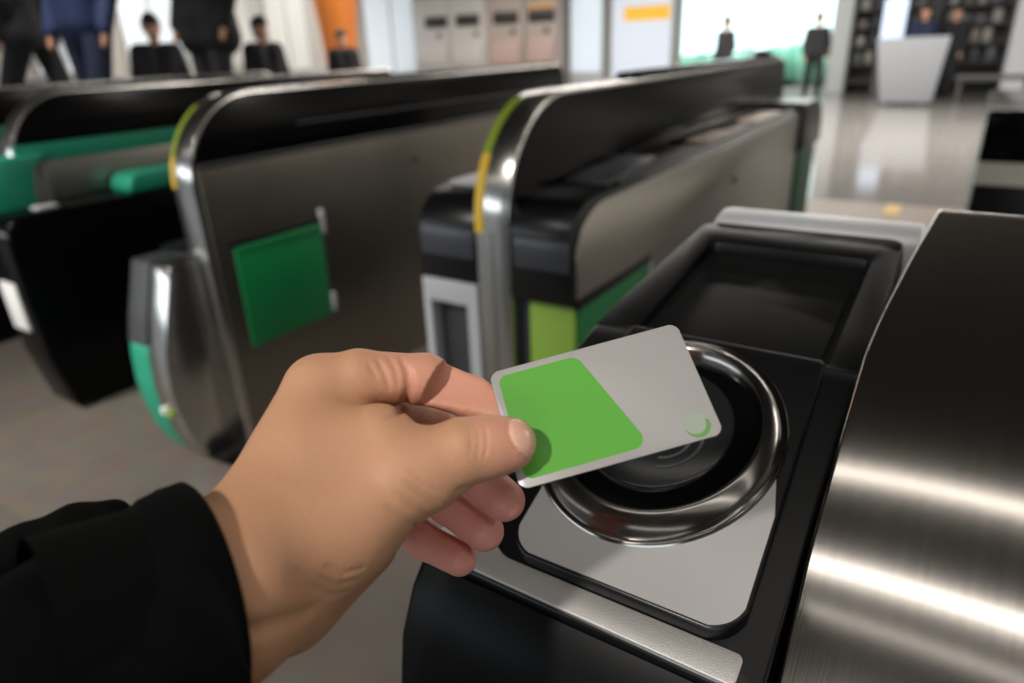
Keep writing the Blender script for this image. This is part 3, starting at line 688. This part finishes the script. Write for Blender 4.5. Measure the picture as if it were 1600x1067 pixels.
# brushed steel hood
def hood_ang(y): return np.interp(y, [.05, .10, .15, .2, .25, .3, .35, .4, .45, .5, .6, .7], [86, 76, 64, 53, 43, 34.5, 28, 23, 19, 16, 12, 9.5])
yy = np.linspace(.06, .70, 161)
zz = np.concatenate([[0], np.cumsum(np.tan(np.radians(hood_ang((yy[1:]+yy[:-1])/2)))*(yy[1]-yy[0]))])
zz = zz-np.interp(.45, yy, zz)+zp(.45)+.02
prof = [(.05, .02)]+[(float(a), float(b)) for a, b in zip(yy[::3], zz[::3])]+[(.70, zz[-1]-.012), (.70, .02)]
bm = prism_x(prof, -.03, .26)
for v in bm.verts:
    if v.co.x < 0: v.co.x = float(np.interp(v.co.y, [.05, .27, .33, .37, .47, .51, .60, .66, .70], [-.0305, -.0305, -.0325, -.0322, -.0325, -.0300, -.0216, -.0155, -.0115]))
bevel(bm, .0022, 3, 60)
hd = obj('hood', bm, M['steel_hood'], ng, 'brushed stainless hood')

# ------------------------------------------------------------------ the card
card_c = Vector(CARD_C); card_R = Matrix(CARD_R)
def card_obj(name, outl, z0, z1, m, parent=None, bev=0.0, label=None):
    bm = prism_z(outl, z0, z1, bev, 2)
    bmesh.ops.transform(bm, matrix=Matrix.Translation(card_c) @ card_R.to_4x4(), verts=bm.verts)
    return obj(name, bm, m, parent, label)
W2, H2 = .0428, .02699
card_face = mat('card_silver', (166, 163, 160), 0.36, 0.25, noise=60, var=0.03)
card_green = mat('card_green', (84, 160, 48), 0.42)
cd = card_obj('travel_card', rpoly([(-W2, -H2), (W2, -H2), (W2, H2), (-W2, H2)], .0035, 8), -.00038, .00038, card_face, None, .00012)
tag(cd, 'silver travel card with green block held over the reader', 'card')
card_obj('green_block', rpoly([(-.0396, -.0238), (.0130, -.0234), (-.0040, .0240), (-.0396, .0240)], [.0030, .0042, .0042, .0030], 8), .00036, .00046, card_green, cd, 0, 'green printed block')
# printed glossy ball mark in the corner of the card
mx_, my_ = .0338, -.0206
def disc2(cx, cy, r, n=40): return [(cx+r*math.cos(2*math.pi*i/n), cy+r*math.sin(2*math.pi*i/n)) for i in range(n)]
bm_ = card_obj('ball_mark', disc2(mx_, my_, .0054), .00036, .00044, mat('mark_pale', (152, 160, 146), .4), cd, 0, 'pale round mark')
cres = []
for i in range(25):
    a = math.radians(-165+175*i/24); cres.append((mx_+.0054*math.cos(a), my_+.0054*math.sin(a)))
for i in range(25):
    a = math.radians(10-175*i/24); cres.append((mx_-.0008+.0047*math.cos(a)*.98, my_+.0010+.0047*math.sin(a)))
card_obj('ball_crescent', cres, .00043, .00048, mat('mark_green', (96, 146, 76), .4), bm_, 0, 'green crescent')

# ------------------------------------------------------------------ the traveller's hand
def skin_material(name, base, red, rough=0.50):
    m = bpy.data.materials.new(name); m.use_nodes = True; nt = m.node_tree; b = nt.nodes['Principled BSDF']
    tc = nt.nodes.new('ShaderNodeTexCoord')
    at = nt.nodes.new('ShaderNodeAttribute'); at.attribute_name = 'flush'
    nz = nt.nodes.new('ShaderNodeTexNoise'); nz.inputs['Scale'].default_value = 55; nz.inputs['Detail'].default_value = 5
    nt.links.new(tc.outputs['Object'], nz.inputs['Vector'])
    ad = nt.nodes.new('ShaderNodeMath'); ad.operation = 'MULTIPLY_ADD'; ad.inputs[1].default_value = 0.30
    sb = nt.nodes.new('ShaderNodeMath'); sb.operation = 'SUBTRACT'; sb.inputs[1].default_value = 0.5
    nt.links.new(nz.outputs['Fac'], sb.inputs[0]); nt.links.new(sb.outputs[0], ad.inputs[0]); nt.links.new(at.outputs['Fac'], ad.inputs[2])
    mx = nt.nodes.new('ShaderNodeMix'); mx.data_type = 'RGBA'; mx.clamp_factor = True
    mx.inputs['A'].default_value = lin(base); mx.inputs['B'].default_value = lin(red)
    nt.links.new(ad.outputs[0], mx.inputs['Factor']); nt.links.new(mx.outputs['Result'], b.inputs['Base Color'])
    vo = nt.nodes.new('ShaderNodeTexVoronoi'); vo.inputs['Scale'].default_value = 900
    n2 = nt.nodes.new('ShaderNodeTexNoise'); n2.inputs['Scale'].default_value = 260; n2.inputs['Detail'].default_value = 4
    nt.links.new(tc.outputs['Object'], vo.inputs['Vector']); nt.links.new(tc.outputs['Object'], n2.inputs['Vector'])
    mm = nt.nodes.new('ShaderNodeMath'); mm.operation = 'ADD'
    nt.links.new(vo.outputs['Distance'], mm.inputs[0]); nt.links.new(n2.outputs['Fac'], mm.inputs[1])
    bp = nt.nodes.new('ShaderNodeBump'); bp.inputs['Strength'].default_value = 0.16; bp.inputs['Distance'].default_value = 0.0006
    nt.links.new(mm.outputs[0], bp.inputs['Height']); nt.links.new(bp.outputs[0], b.inputs['Normal'])
    b.inputs['Roughness'].default_value = rough
    b.inputs['Specular IOR Level'].default_value = 0.35
    b.inputs['Subsurface Weight'].default_value = 0.25
    b.inputs['Subsurface Radius'].default_value = (1.0, 0.35, 0.2); b.inputs['Subsurface Scale'].default_value = 0.003
    return m
M['skin'] = skin_material('skin', (193, 145, 112), (217, 147, 131))
M['nail'] = mat('nail', (222, 172, 150), 0.28, coat=.2)

cn = np.array(CARD_R, np.float32)[:, 2]; cc = np.array(CARD_C, np.float32)
nail_c = np.array(NAIL_C, np.float32); nail_n = np.array(NAIL_N, np.float32); nail_a = np.array(NAIL_A, np.float32)
nail_b = np.cross(nail_n, nail_a)
def nail_region(P):
    q = P-nail_c; a = q@nail_a; b = q@nail_b
    return np.sqrt((a/NAIL_L)**2+(b/NAIL_W)**2+((np.maximum(np.abs(a)/NAIL_L, 0))**4)*.0)-1
def hand_sdf(P):
    d = None
    for ch in HAND['base'][1]:
        e = chain_d(P, ch, .010)
        d = e if d is None else smin(d, e, HAND['base'][0])
    fing = []
    for n in ('thumb', 'index', 'middle', 'ring', 'little'):
        e = chain_d(P, HAND[n][1][0], HAND[n][0])
        if n == 'thumb':
            tip = np.array(HAND[n][1][0][-1][0], np.float32)
            pl = -((P-cc)@cn-.0004)          # flattened against the card
            near = np.linalg.norm(P-tip, axis=-1) < .03
            e = np.where(near, smax(e, pl, .003), e)
            nr = nail_region(P)
            up = (P-nail_c)@nail_n
            # groove around the nail, then a slightly lifted plate
            e = np.where(up > -.006, e+.0007*np.exp(-(nr/.09)**2)-np.where(nr < 0, .0004, 0), e)
        if n == 'index':
            tip = np.array(HAND[n][1][0][-1][0], np.float32)
            pl = ((P-cc)@cn+.0004)
            near = np.linalg.norm(P-tip, axis=-1) < .04
            e = np.where(near, smax(e, pl, .002), e)
        fing.append(e)
    f = fing[0]
    for e in fing[1:]: f = smin(f, e, .0012)
    d = smin(d, f, .005)
    near = np.abs(d) < .005
    if near.any():
        Q = P[near]; dq = d[near]
        for pts, r, k in CREASES:
            A = np.array(pts, np.float32); lo_, hi_ = A.min(0)-.006, A.max(0)+.006
            m = np.all((Q > lo_) & (Q < hi_), axis=1)
            if not m.any(): continue
            q = Q[m]; g = None; n = len(pts)
            rad = [r*(1.0-1.25*abs(2*i/(n-1)-1)**3) for i in range(n)]      # the fold fades out at its ends
            for i in range(n-1):
                e = cone_d(q, pts[i], pts[i+1], rad[i], rad[i+1]); g = e if g is None else np.minimum(g, e)
            dq[m] = smax(dq[m], -g, k)
        d[near] = dq
    return d
allp = np.array([p for g in HAND.values() for ch in g[1] for p, r in ch])
verts, quads = implicit_mesh(hand_sdf, allp.min(0)-.034, allp.max(0)+.034, .00085)
person = thing('person', 'left hand of a person in a black sleeve, holding the card between thumb and fingers', 'person', tuple(allp[0]-np.array([0, 0, .03])))
hand = np_obj('hand', verts, quads, [M['skin'], M['nail']], person, 'bare left hand and wrist')
V32 = verts.astype(np.float32)
fl = np.zeros(len(V32), np.float32)
for n, amt in (('index', .5), ('middle', 1.0), ('ring', 1.0), ('little', 1.0)):
    ch = HAND[n][1][0]
    e = chain_d(V32, INDEX_PINK if n == 'index' else ch[1:], .002)
    fl = np.maximum(fl, amt*np.clip(1-e/(.016 if n == 'index' else .007), 0, 1)**1.3)
e = chain_d(V32, HAND['thumb'][1][0][3:], .002); fl = np.maximum(fl, .45*np.clip(1-e/.004, 0, 1))
for a, b in ((0, 1), (1, 2)):                                   # pinker heel of the palm
    ch = HAND['base'][1][1]; e = cone_d(V32, ch[a][0], ch[b][0], ch[a][1]-.004, ch[b][1]-.003)
    low = np.clip((-(V32@np.array([-0.187, 0.352, 0.917], np.float32))+PALM_T)/.02, 0, 1)
    fl = np.maximum(fl, .8*low*np.clip(1-e/.012, 0, 1))
at = hand.data.attributes.new('flush', 'FLOAT', 'POINT'); at.data.foreach_set('value', fl)
fc = verts[quads].mean(1).astype(np.float32)
isn = (nail_region(fc) < -.02) & (((fc-nail_c)@nail_n) > -.005) & (np.linalg.norm(fc-nail_c, axis=1) < .014)
hand.data.polygons.foreach_set('material_index', isn.astype(np.int32)); hand.data.update()

# the black sleeve: a tapering tube with a turned-in cuff
M['cloth'] = mat('black_cloth', (3, 3, 3), 0.9, spec=0.1, noise=400, var=.3, bump=((1500, 1500, 1500), .3, .0004))
def sleeve(cs, wx, thick=.0022, seg=64, wr=1.0):
    bm = bmesh.new()
    P = [Vector(p) for p, r in cs]; R = [r for p, r in cs]
    for _ in range(2):                                              # round off the bends of the arm
        Q, S_ = [P[0]], [R[0]]
        for k in range(len(P)-1):
            Q += [P[k].lerp(P[k+1], .25), P[k].lerp(P[k+1], .75)]; S_ += [R[k]*.75+R[k+1]*.25, R[k]*.25+R[k+1]*.75]
        P, R = Q+[P[-1]], S_+[R[-1]]
    n = 40; outer = []
    ax0 = (Vector(CUFF_TO)-P[0]).normalized()
    view = Vector(wx)
    for i in range(n+1):
        s = i/n*(len(P)-1); k = min(int(s), len(P)-2); f = s-k
        c = P[k].lerp(P[k+1], f); r = R[k]*(1-f)+R[k+1]*f
        d = (P[k+1]-P[k]).normalized()
        cd_ = (Vector(CUFF_TO)-P[0]).normalized()
        d = cd_.lerp(d, min(1, s/4)).normalized()
        if k+2 < len(P): d = d.lerp((P[k+2]-P[k+1]).normalized(), f*.5).normalized()
        x = (view-d*view.dot(d)).normalized(); y = d.cross(x)
        ring = []
        for j in range(seg):
            a = 2*math.pi*j/seg
            w = 1+wr*(.012*math.sin(3*a+s*1.0)+.008*math.sin(5*a-s*2.0)*min(1, s*.5))
            ring.append(bm.verts.new(c+(x*math.cos(a)*.92+y*math.sin(a)*1.04)*r*w))
        outer.append(ring)
    for a, b in zip(outer, outer[1:]):
        for j in range(seg): bm.faces.new((a[j], a[(j+1) % seg], b[(j+1) % seg], b[j]))
    # rolled cuff edge and inner wall
    c0 = P[0]; prev = outer[0]
    for (sh, back) in ((.0012, -.0012), (.0030, -.0012), (.0042, .0), (.0046, .012), (.005, .045)):
        ring = [bm.verts.new(v.co+(c0-v.co).normalized()*sh+ax0*back) for v in outer[0]]
        for j in range(seg): bm.faces.new((prev[(j+1) % seg], prev[j], ring[j], ring[(j+1) % seg]))
        prev = ring
    bm.faces.new(outer[-1])
    bmesh.ops.recalc_face_normals(bm, faces=bm.faces)
    return bm
_e = Vector(SLEEVE[-1][0]); _d = (_e-Vector(SLEEVE[-2][0])).normalized()
SLEEVE = SLEEVE+[(tuple(_e+_d*.10), .052), (tuple(_e+_d*.20), .056)]     # the upper part of the forearm, behind the picture edge
obj('sleeve', sleeve(SLEEVE, (-0.509, 0.764, -0.397)), M['cloth'], person, 'black coat sleeve', smooth=60)
def tab_sdf(P):
    d = None
    for (a, ra), (b, rb) in zip(TAB, TAB[1:]):
        e = cone_d(P, a, b, ra, rb); d = e if d is None else smin(d, e, .004)
    return d
tp = np.array([p for p, r in TAB])
v_, q_ = implicit_mesh(tab_sdf, tp.min(0)-.03, tp.max(0)+.03, .002)
np_obj('coat_flap', v_, q_, M['cloth'], person, 'rounded black coat flap')

# ------------------------------------------------------------------ people beyond the gates
skin2 = mat('skin_far', (206, 156, 126), .5, noise=20, var=.05)
hair_m = mat('hair_black', (18, 16, 15), .5, noise=(60, 60, 8), var=.4)
shoe_m = mat('shoe_dark', (22, 20, 20), .4)
def far_person(label, x, y, z, yaw, h, coat, trousers, coat_len=.86, stride=.12, arm=0.0, group=None, bag=None):
    s = h/1.72; cy, sy = math.cos(yaw), math.sin(yaw)
    def T(p): return (x+(p[0]*cy-p[1]*sy)*s, y+(p[0]*sy+p[1]*cy)*s, z+p[2]*s)
    def CH(l): return [(T(p), r*s) for p, r in l]
    t = thing('person', label, 'person', (x, y, z), group)
    st = stride
    legs = [CH([((-.09, 0, .90), .085), ((-.095, st*.55+.03, .50), .06), ((-.095, st*.8, .10), .042)]), CH([((.09, 0, .90), .085), ((.095, -st*.35+.03, .50), .06), ((.095, -st, .10), .042)])]
    feet = [CH([((-.095, st*.8-.02, .05), .042), ((-.10, st*.8+.15, .035), .033)]), CH([((.095, -st-.02, .05), .042), ((.10, -st+.15, .035), .033)])]
    torso = [CH([((-.07, 0, .95), .11), ((-.08, 0, 1.15), .105), ((-.10, .0, 1.33), .10)]), CH([((.07, 0, .95), .11), ((.08, 0, 1.15), .105), ((.10, 0, 1.33), .10)]), CH([((-.15, -.01, 1.395), .058), ((.15, -.01, 1.395), .058)])]
    arms = [CH([((sg*.185, -.01, 1.385), .056), ((sg*.235, -.03+arm*.1, 1.12), .045), ((sg*.225, .07+arm*.25, .90+arm*.25), .034)]) for sg in (-1, 1)]
    hands = [CH([((sg*.225, .08+arm*.25, .88+arm*.25), .032), ((sg*.218, .11+arm*.28, .80+arm*.28), .028)]) for sg in (-1, 1)]
    neck = CH([((0, -.015, 1.40), .062), ((0, .0, 1.50), .054)])
    head = [CH([((0, .0, 1.625), .088), ((0, .022, 1.56), .072)]), CH([((0, .095, 1.585), .014), ((0, .102, 1.57), .013)]), CH([((-.086, .0, 1.595), .018), ((-.086, .0, 1.57), .014)]), CH([((.086, .0, 1.595), .018), ((.086, .0, 1.57), .014)])]
    def mk(chains, grow, k=.03):
        def f(P):
            d = None
            for c in chains:
                e = chain_d(P, c, .02*s)-grow*s
                d = e if d is None else smin(d, e, k*s)
            return d
        pts = np.array([p for c in chains for p, r in c])
        return implicit_mesh(f, pts.min(0)-.17*s, pts.max(0)+.17*s, .014*s, 12)
    v, q = mk(head+[neck]+torso+arms+hands+legs+feet, -.008)
    np_obj('body', v, q, skin2, t)
    skirt = []
    if coat_len < .85:
        skirt = [CH([((-.09, .0, .95), .12), ((-.10, .0, coat_len+.1), .13)]), CH([((.09, 0, .95), .12), ((.10, 0, coat_len+.1), .13)])]
    v, q = mk(torso+arms+skirt, .012, .04)
    np_obj('jacket', v, q, coat, t)
    v, q = mk(legs+[CH([((-.07, 0, .95), .10), ((.07, 0, .95), .10)])], .012)
    np_obj('trousers', v, q, trousers, t)
    for ft in feet:
        v, q = mk([ft], .008, .01)
        np_obj('shoe', v, q, shoe_m, t)
    v, q = mk([CH([((0, -.03, 1.65), .090), ((0, .01, 1.675), .078)]), CH([((0, -.045, 1.60), .075), ((0, -.05, 1.56), .06)])], .004, .02)
    np_obj('hair', v, q, hair_m, t)
    return t
navy = mat('navy_cloth', (32, 48, 88), .8, noise=30); blk = mat('dark_cloth', (20, 20, 24), .8, noise=30); gry = mat('charcoal_cloth', (38, 36, 40), .8, noise=30)
dnv = mat('dark_navy_cloth', (24, 34, 62), .8, noise=30)
struct('added_platform_1', box(-6.7, -4.45, 1.5, 5.2, 0, .6, .01), mat('added_platform_grey', (150, 142, 136), .5, noise=3), 'added low platform hidden behind the gates, raising the people on it')  # added, unseen behind the gates: raises the next three people off the floor
far_person('person in blue jacket standing behind the gates at upper left', -5.38, 2.82, .6, math.radians(200), 1.74, navy, dnv, .86, .14)
far_person('person in black coat and trousers at the upper left corner', -6.20, 2.82, .6, math.radians(120), 1.76, blk, blk, .80, .34)
far_person('person in dark wide coat right of the person in blue', -4.92, 3.48, .6, math.radians(190), 1.78, blk, gry, .72, .05)
far_person('person in dark jacket facing us, right of the blue jacket', -7.24, 4.46, 0, math.radians(-120), 1.72, gry, blk, .86, .1, .6)
far_person('person in dark clothes in the distance, left of the orange column', -7.05, 5.66, 0, math.radians(-100), 1.70, blk, blk, .86, .2, .3)
far_person('person in black in front of the orange column', -8.62, 8.44, 0, math.radians(-130), 1.62, blk, blk, .8, .1)
far_person('small dark figure at the left part of the bright window', -4.77, 15.8, 0, math.radians(150), 1.70, gry, blk, .86, .2)
far_person('small dark figure at the right edge of the bright window', -3.1, 16.7, 0, math.radians(200), 1.70, gry, blk, .86, .2)
far_person('person in dark navy behind the white board, beside the lit screen', -1.18, 16.9, 0, math.radians(180), 1.74, dnv, blk, .86, .1)
far_person('person in black behind the right end of the white board', -.66, 17.2, 0, math.radians(160), 1.70, blk, blk, .86, .1)

# ------------------------------------------------------------------ far side of the concourse
# flared orange column
prof = [(.26, 0), (.27, .6), (.28, 1.0), (.32, 1.6), (.40, 2.3), (.50, 3.0), (.66, 3.75)]
bm = bmesh.new(); rings = [[bm.verts.new((-10.0+r*math.cos(2*math.pi*k/32), 9.75+r*math.sin(2*math.pi*k/32), z)) for k in range(32)] for r, z in prof]
for a, b in zip(rings, rings[1:]):
    for k in range(32): bm.faces.new((a[k], a[(k+1) % 32], b[(k+1) % 32], b[k]))
bm.faces.new(rings[0][::-1]); bm.faces.new(rings[-1])
o = obj('column_1', bm, mat('orange_paint', (206, 116, 40), .5, noise=2.0, var=.06)); o['kind'] = 'structure'; o['label'] = 'flared orange column'

# the great window: frame, glass, and the garden outside
wf = mat('window_frame', (196, 200, 200), .45, .2); gl = bpy.data.materials.new('window_glass'); gl.use_nodes = True
nt = gl.node_tree; nt.nodes.remove(nt.nodes['Principled BSDF'])
tr = nt.nodes.new('ShaderNodeBsdfTransparent'); tr.inputs[0].default_value = (.88, 1, .97, 1)
gs = nt.nodes.new('ShaderNodeBsdfGlossy'); gs.inputs['Roughness'].default_value = .05
mx = nt.nodes.new('ShaderNodeMixShader'); fr = nt.nodes.new('ShaderNodeFresnel'); fr.inputs[0].default_value = 1.4
nt.links.new(fr.outputs[0], mx.inputs[0]); nt.links.new(tr.outputs[0], mx.inputs[1]); nt.links.new(gs.outputs[0], mx.inputs[2])
nt.links.new(mx.outputs[0], nt.nodes['Material Output'].inputs[0])
w = thing('window_1', 'great bright window with greenery outside', None, (-5.1, 19, 0)); w['kind'] = 'structure'
for xa, xb in ((-7.0, -6.92), (-5.12, -5.04), (-3.23, -3.15)): obj('window_frame', box(xa, xb, 19.02, 19.14, 0, 3.2, .008), wf, w)
for za, zb in ((0, .10), (3.1, 3.2)): obj('window_frame', box(-7.0, -3.15, 19.03, 19.13, za, zb, .008), wf, w)
obj('pane', box(-6.95, -5.08, 19.075, 19.085, .1, 3.1), gl, w, smooth=0); obj('pane', box(-5.08, -3.2, 19.075, 19.085, .1, 3.1), gl, w, smooth=0)
struct('ground_outside', box(-30, 12, 19.3, 60, -.1, 0), mat('lawn', (196, 224, 206), .9, noise=4), 'pale green ground outside the window')
leaf = mat('hedge_leaf', (160, 204, 180), .8, noise=14, var=.35)
bm = bmesh.new()
for k in range(46):
    x = -11.5+k*.27; r = .32+.22*random.random(); hh = .5+.35*random.random()
    mt = Matrix.Translation((x, 23.0+random.random()*.8, hh*.55)) @ Matrix.Diagonal((r, r*.8, hh*.75, 1))
    bmesh.ops.create_icosphere(bm, subdivisions=2, radius=1, matrix=mt)
for v in bm.verts: v.co += Vector((random.uniform(-1, 1), random.uniform(-1, 1), random.uniform(-1, 1)))*.06
o = obj('hedge', bm, leaf); tag(o, 'clipped green hedge outside the bright window', 'hedge', kind='stuff')

# lit windows along the left wall
lw = mat('lit_pane', (210, 216, 220), .3, emit=((226, 236, 246), .55)); lw2 = mat('lit_pane_dim', (190, 190, 186), .3, emit=((214, 210, 202), .30))
for i, (ya, yb, za, zb, mm) in enumerate(((7.2, 8.4, 1.1, 2.7, lw), (9.1, 10.6, 1.0, 3.0, lw), (11.4, 12.6, 1.1, 3.0, lw2), (13.0, 14.4, .9, 3.0, lw2), (16.6, 19.0, .6, 3.0, lw))):
    w = thing('window_%d' % (i+2), 'lit window in the left wall', None, (-16, (ya+yb)/2, za)); w['kind'] = 'structure'
    for a, b in ((ya, ya+.06), ((ya+yb)/2-.03, (ya+yb)/2+.03), (yb-.06, yb)): obj('window_frame', box(-16.02, -15.93, a, b, za, zb, .006), wf, w)
    for a, b in ((za, za+.06), (zb-.06, zb)): obj('window_frame', box(-16.02, -15.94, ya, yb, a, b, .006), wf, w)
    obj('pane', box(-16.01, -15.97, ya+.03, yb-.03, za+.03, zb-.03), mm, w, smooth=0)

# four ticket machines in a bank
tm_l, tm_r = mat('machine_grey', (196, 192, 188), .45), mat('machine_taupe', (176, 164, 156), .45)
scr_d = mat('machine_screen', (40, 36, 34), .3); pink = mat('machine_panel', (186, 160, 154), .5)
for i, (xa, xb, sa, sb, mm, lab) in enumerate(((-15.45, -14.02, -14.92, -14.05, tm_l, 'leftmost grey ticket machine, dark screen, along the far wall'), (-14.0, -12.62, -13.72, -12.86, tm_l, 'second grey ticket machine from the left along the far wall'),
        (-12.6, -11.32, -12.35, -11.5, tm_r, 'third ticket machine, taupe, left of the one with orange sign'), (-11.3, -10.2, -11.15, -10.3, tm_r, 'rightmost taupe ticket machine under a thin orange sign'))):
    t = thing('ticket_machine', lab, 'ticket machine', ((xa+xb)/2, 18.6, 0), 'ticket machines along the far wall')
    obj('cabinet', box(xa+.01, xb-.01, 18.25, 18.98, 0, 2.75, .03), mm, t)
    obj('screen', box(sa, sb, 18.20, 18.26, 1.90, 2.22, .02), scr_d, t, 'dark screen')
    obj('control_panel', prism_x([(18.22, .75), (18.10, .95), (18.22, 1.55), (18.3, 1.55), (18.3, .75)], xa+.12, xb-.12, .01), pink if i > 1 else mm, t)
    obj('coin_slot', box(xb-.42, xb-.30, 18.19, 18.25, 1.62, 1.74, .006), scr_d, t)
    if i == 3: obj('header_sign', box(xa+.2, xb-.1, 18.2, 18.26, 2.27, 2.34, .006), mat('sign_orange', (226, 160, 60), .5, emit=((226, 160, 60), .2)), t, 'thin orange sign')
# bright panel and poster between machines and window
t = thing('backlit_sign', 'tall pale lit panel between ticket machines and poster', 'panel', (-9.6, 18.8, 0))
obj('frame', box(-10.12, -9.06, 18.75, 18.98, 0, 2.7, .02), wf, t); obj('face', box(-10.06, -9.12, 18.72, 18.76, .55, 2.64, .01), mat('panel_lit', (206, 216, 224), .3, emit=((206, 222, 236), .5)), t)
t = thing('poster_board', 'poster with yellow top and white body beside the bright window', 'poster', (-7.9, 18.8, 0))
obj('board', box(-8.85, -7.05, 18.78, 18.98, .2, 2.7, .02), wf, t)
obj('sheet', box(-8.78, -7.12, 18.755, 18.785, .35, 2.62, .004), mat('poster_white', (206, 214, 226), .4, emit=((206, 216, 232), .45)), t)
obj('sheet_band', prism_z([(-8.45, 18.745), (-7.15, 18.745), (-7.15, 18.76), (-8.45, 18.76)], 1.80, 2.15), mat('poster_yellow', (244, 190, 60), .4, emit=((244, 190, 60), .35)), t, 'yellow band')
# shop on the right
struct('column_2', box(-3.1, -2.72, 18.4, 18.98, 0, 3.75, .02), wf, 'pale pillar right of the window')
struct('column_3', box(.30, .95, 17.6, 18.3, 0, 3.75, .02), mat('pillar_white', (206, 208, 212), .5), 'white pillar at the right edge')
sh = mat('shelf_dark', (84, 83, 83), .5)
for i, (xa, xb, lab) in enumerate(((-2.7, -1.1, 'dark shop shelf behind the lit screen'), (-1.05, .28, 'dark shop shelf behind the people in black'))):
    t = thing('shop_shelf', lab, 'shelf', ((xa+xb)/2, 18.6, 0))
    for a in (xa, xb-.04): obj('side_panel', box(a, a+.04, 18.3, 18.95, 0, 2.5, .005), sh, t)
    obj('back_panel', box(xa, xb, 18.92, 18.96, 0, 2.5), sh, t)
    for z in (.25, .62, .99, 1.36, 1.73, 2.1, 2.46): obj('shelf_board', box(xa+.04, xb-.04, 18.32, 18.92, z, z+.03, .004), sh, t)
goods = [mat('goods_%d' % k, c, .5) for k, c in enumerate(((120, 112, 106), (92, 94, 100), (150, 146, 140), (84, 76, 70), (60, 62, 66), (128, 122, 120)))]
proto = []
for m_ in goods:
    o = obj('goods_box', box(-.09, .09, -.12, .12, 0, .26, .008), m_); proto.append(o)
used = set()
for xa, xb in ((-2.6, -1.28), (-.92, .12)):
    for z in (.65, 1.02, 1.39, 1.76):
        x = xa+.1
        while x < xb:
            k = random.randrange(6)
            o = proto[k] if k not in used else proto[k].copy()
            if k in used: C.objects.link(o)
            used.add(k)
            o.location = (x, 18.55+random.uniform(-.04, .04), z+.002); o.scale = (random.uniform(.7, 1.0), 1, random.uniform(.55, 1.05))
            tag(o, 'small box of goods standing on the dark shop shelves', 'box', 'goods on the shop shelves')
            x += random.uniform(.2, .3)
t = thing('lit_screen', 'bright bluish upright screen behind the white board', 'screen', (-1.78, 17.4, 0))
obj('stand', box(-2.02, -1.54, 17.40, 17.56, 0, 2.0, .02), sh, t); obj('display', box(-1.99, -1.57, 17.385, 17.402, .95, 1.92, .006), mat('screen_blue', (200, 216, 240), .3, emit=((206, 224, 250), .9)), t)
t = thing('white_board', 'plain white standing board on the polished floor at upper right', 'board', (-1.2, 15.4, 0))
bm = bmesh.new()
f = [bm.verts.new(p) for p in ((-1.60, 15.36, .06), (-.74, 15.36, .06), (-.62, 15.36, 1.19), (-1.80, 15.36, 1.18))]; b = [bm.verts.new((v.co.x, 15.42, v.co.z)) for v in f]
bm.faces.new(f); bm.faces.new(b[::-1])
for k in range(4): bm.faces.new((f[k], b[k], b[(k+1) % 4], f[(k+1) % 4]))
bmesh.ops.recalc_face_normals(bm, faces=bm.faces); bevel(bm, .01)
obj('panel', bm, mat('board_white', (146, 149, 154), .5), t)
obj('foot', box(-1.5, -1.42, 15.2, 15.6, 0, .07, .008), sh, t); obj('foot', box(-.92, -.84, 15.2, 15.6, 0, .07, .008), sh, t)
t = thing('bench', 'low dark bench in the hall at the right edge', 'bench', (.2, 16.4, 0))
obj('seat', box(-.45, .75, 16.2, 16.6, .40, .48, .02), sh, t)
for xx in (-.40, .64): obj('leg', box(xx, xx+.06, 16.25, 16.55, 0, .40, .006), sh, t)
t = thing('counter', 'long pale counter beyond the gates at left', 'counter', (-11, 6.5, 0))
obj('body', box(-13.5, -9.3, 5.6, 6.3, 0, 1.05, .03), mat('counter_pale', (196, 182, 172), .5, noise=2), t); obj('top', box(-13.6, -9.2, 5.5, 6.4, 1.05, 1.10, .01), M['white'], t)
o = obj('floor_marker', box(-.47, -.36, 5.9, 6.3, 0.0, .006, .002), mat('marker_yellow', (206, 170, 92), .6)); tag(o, 'small yellow marker on the brown floor band', 'floor marker')
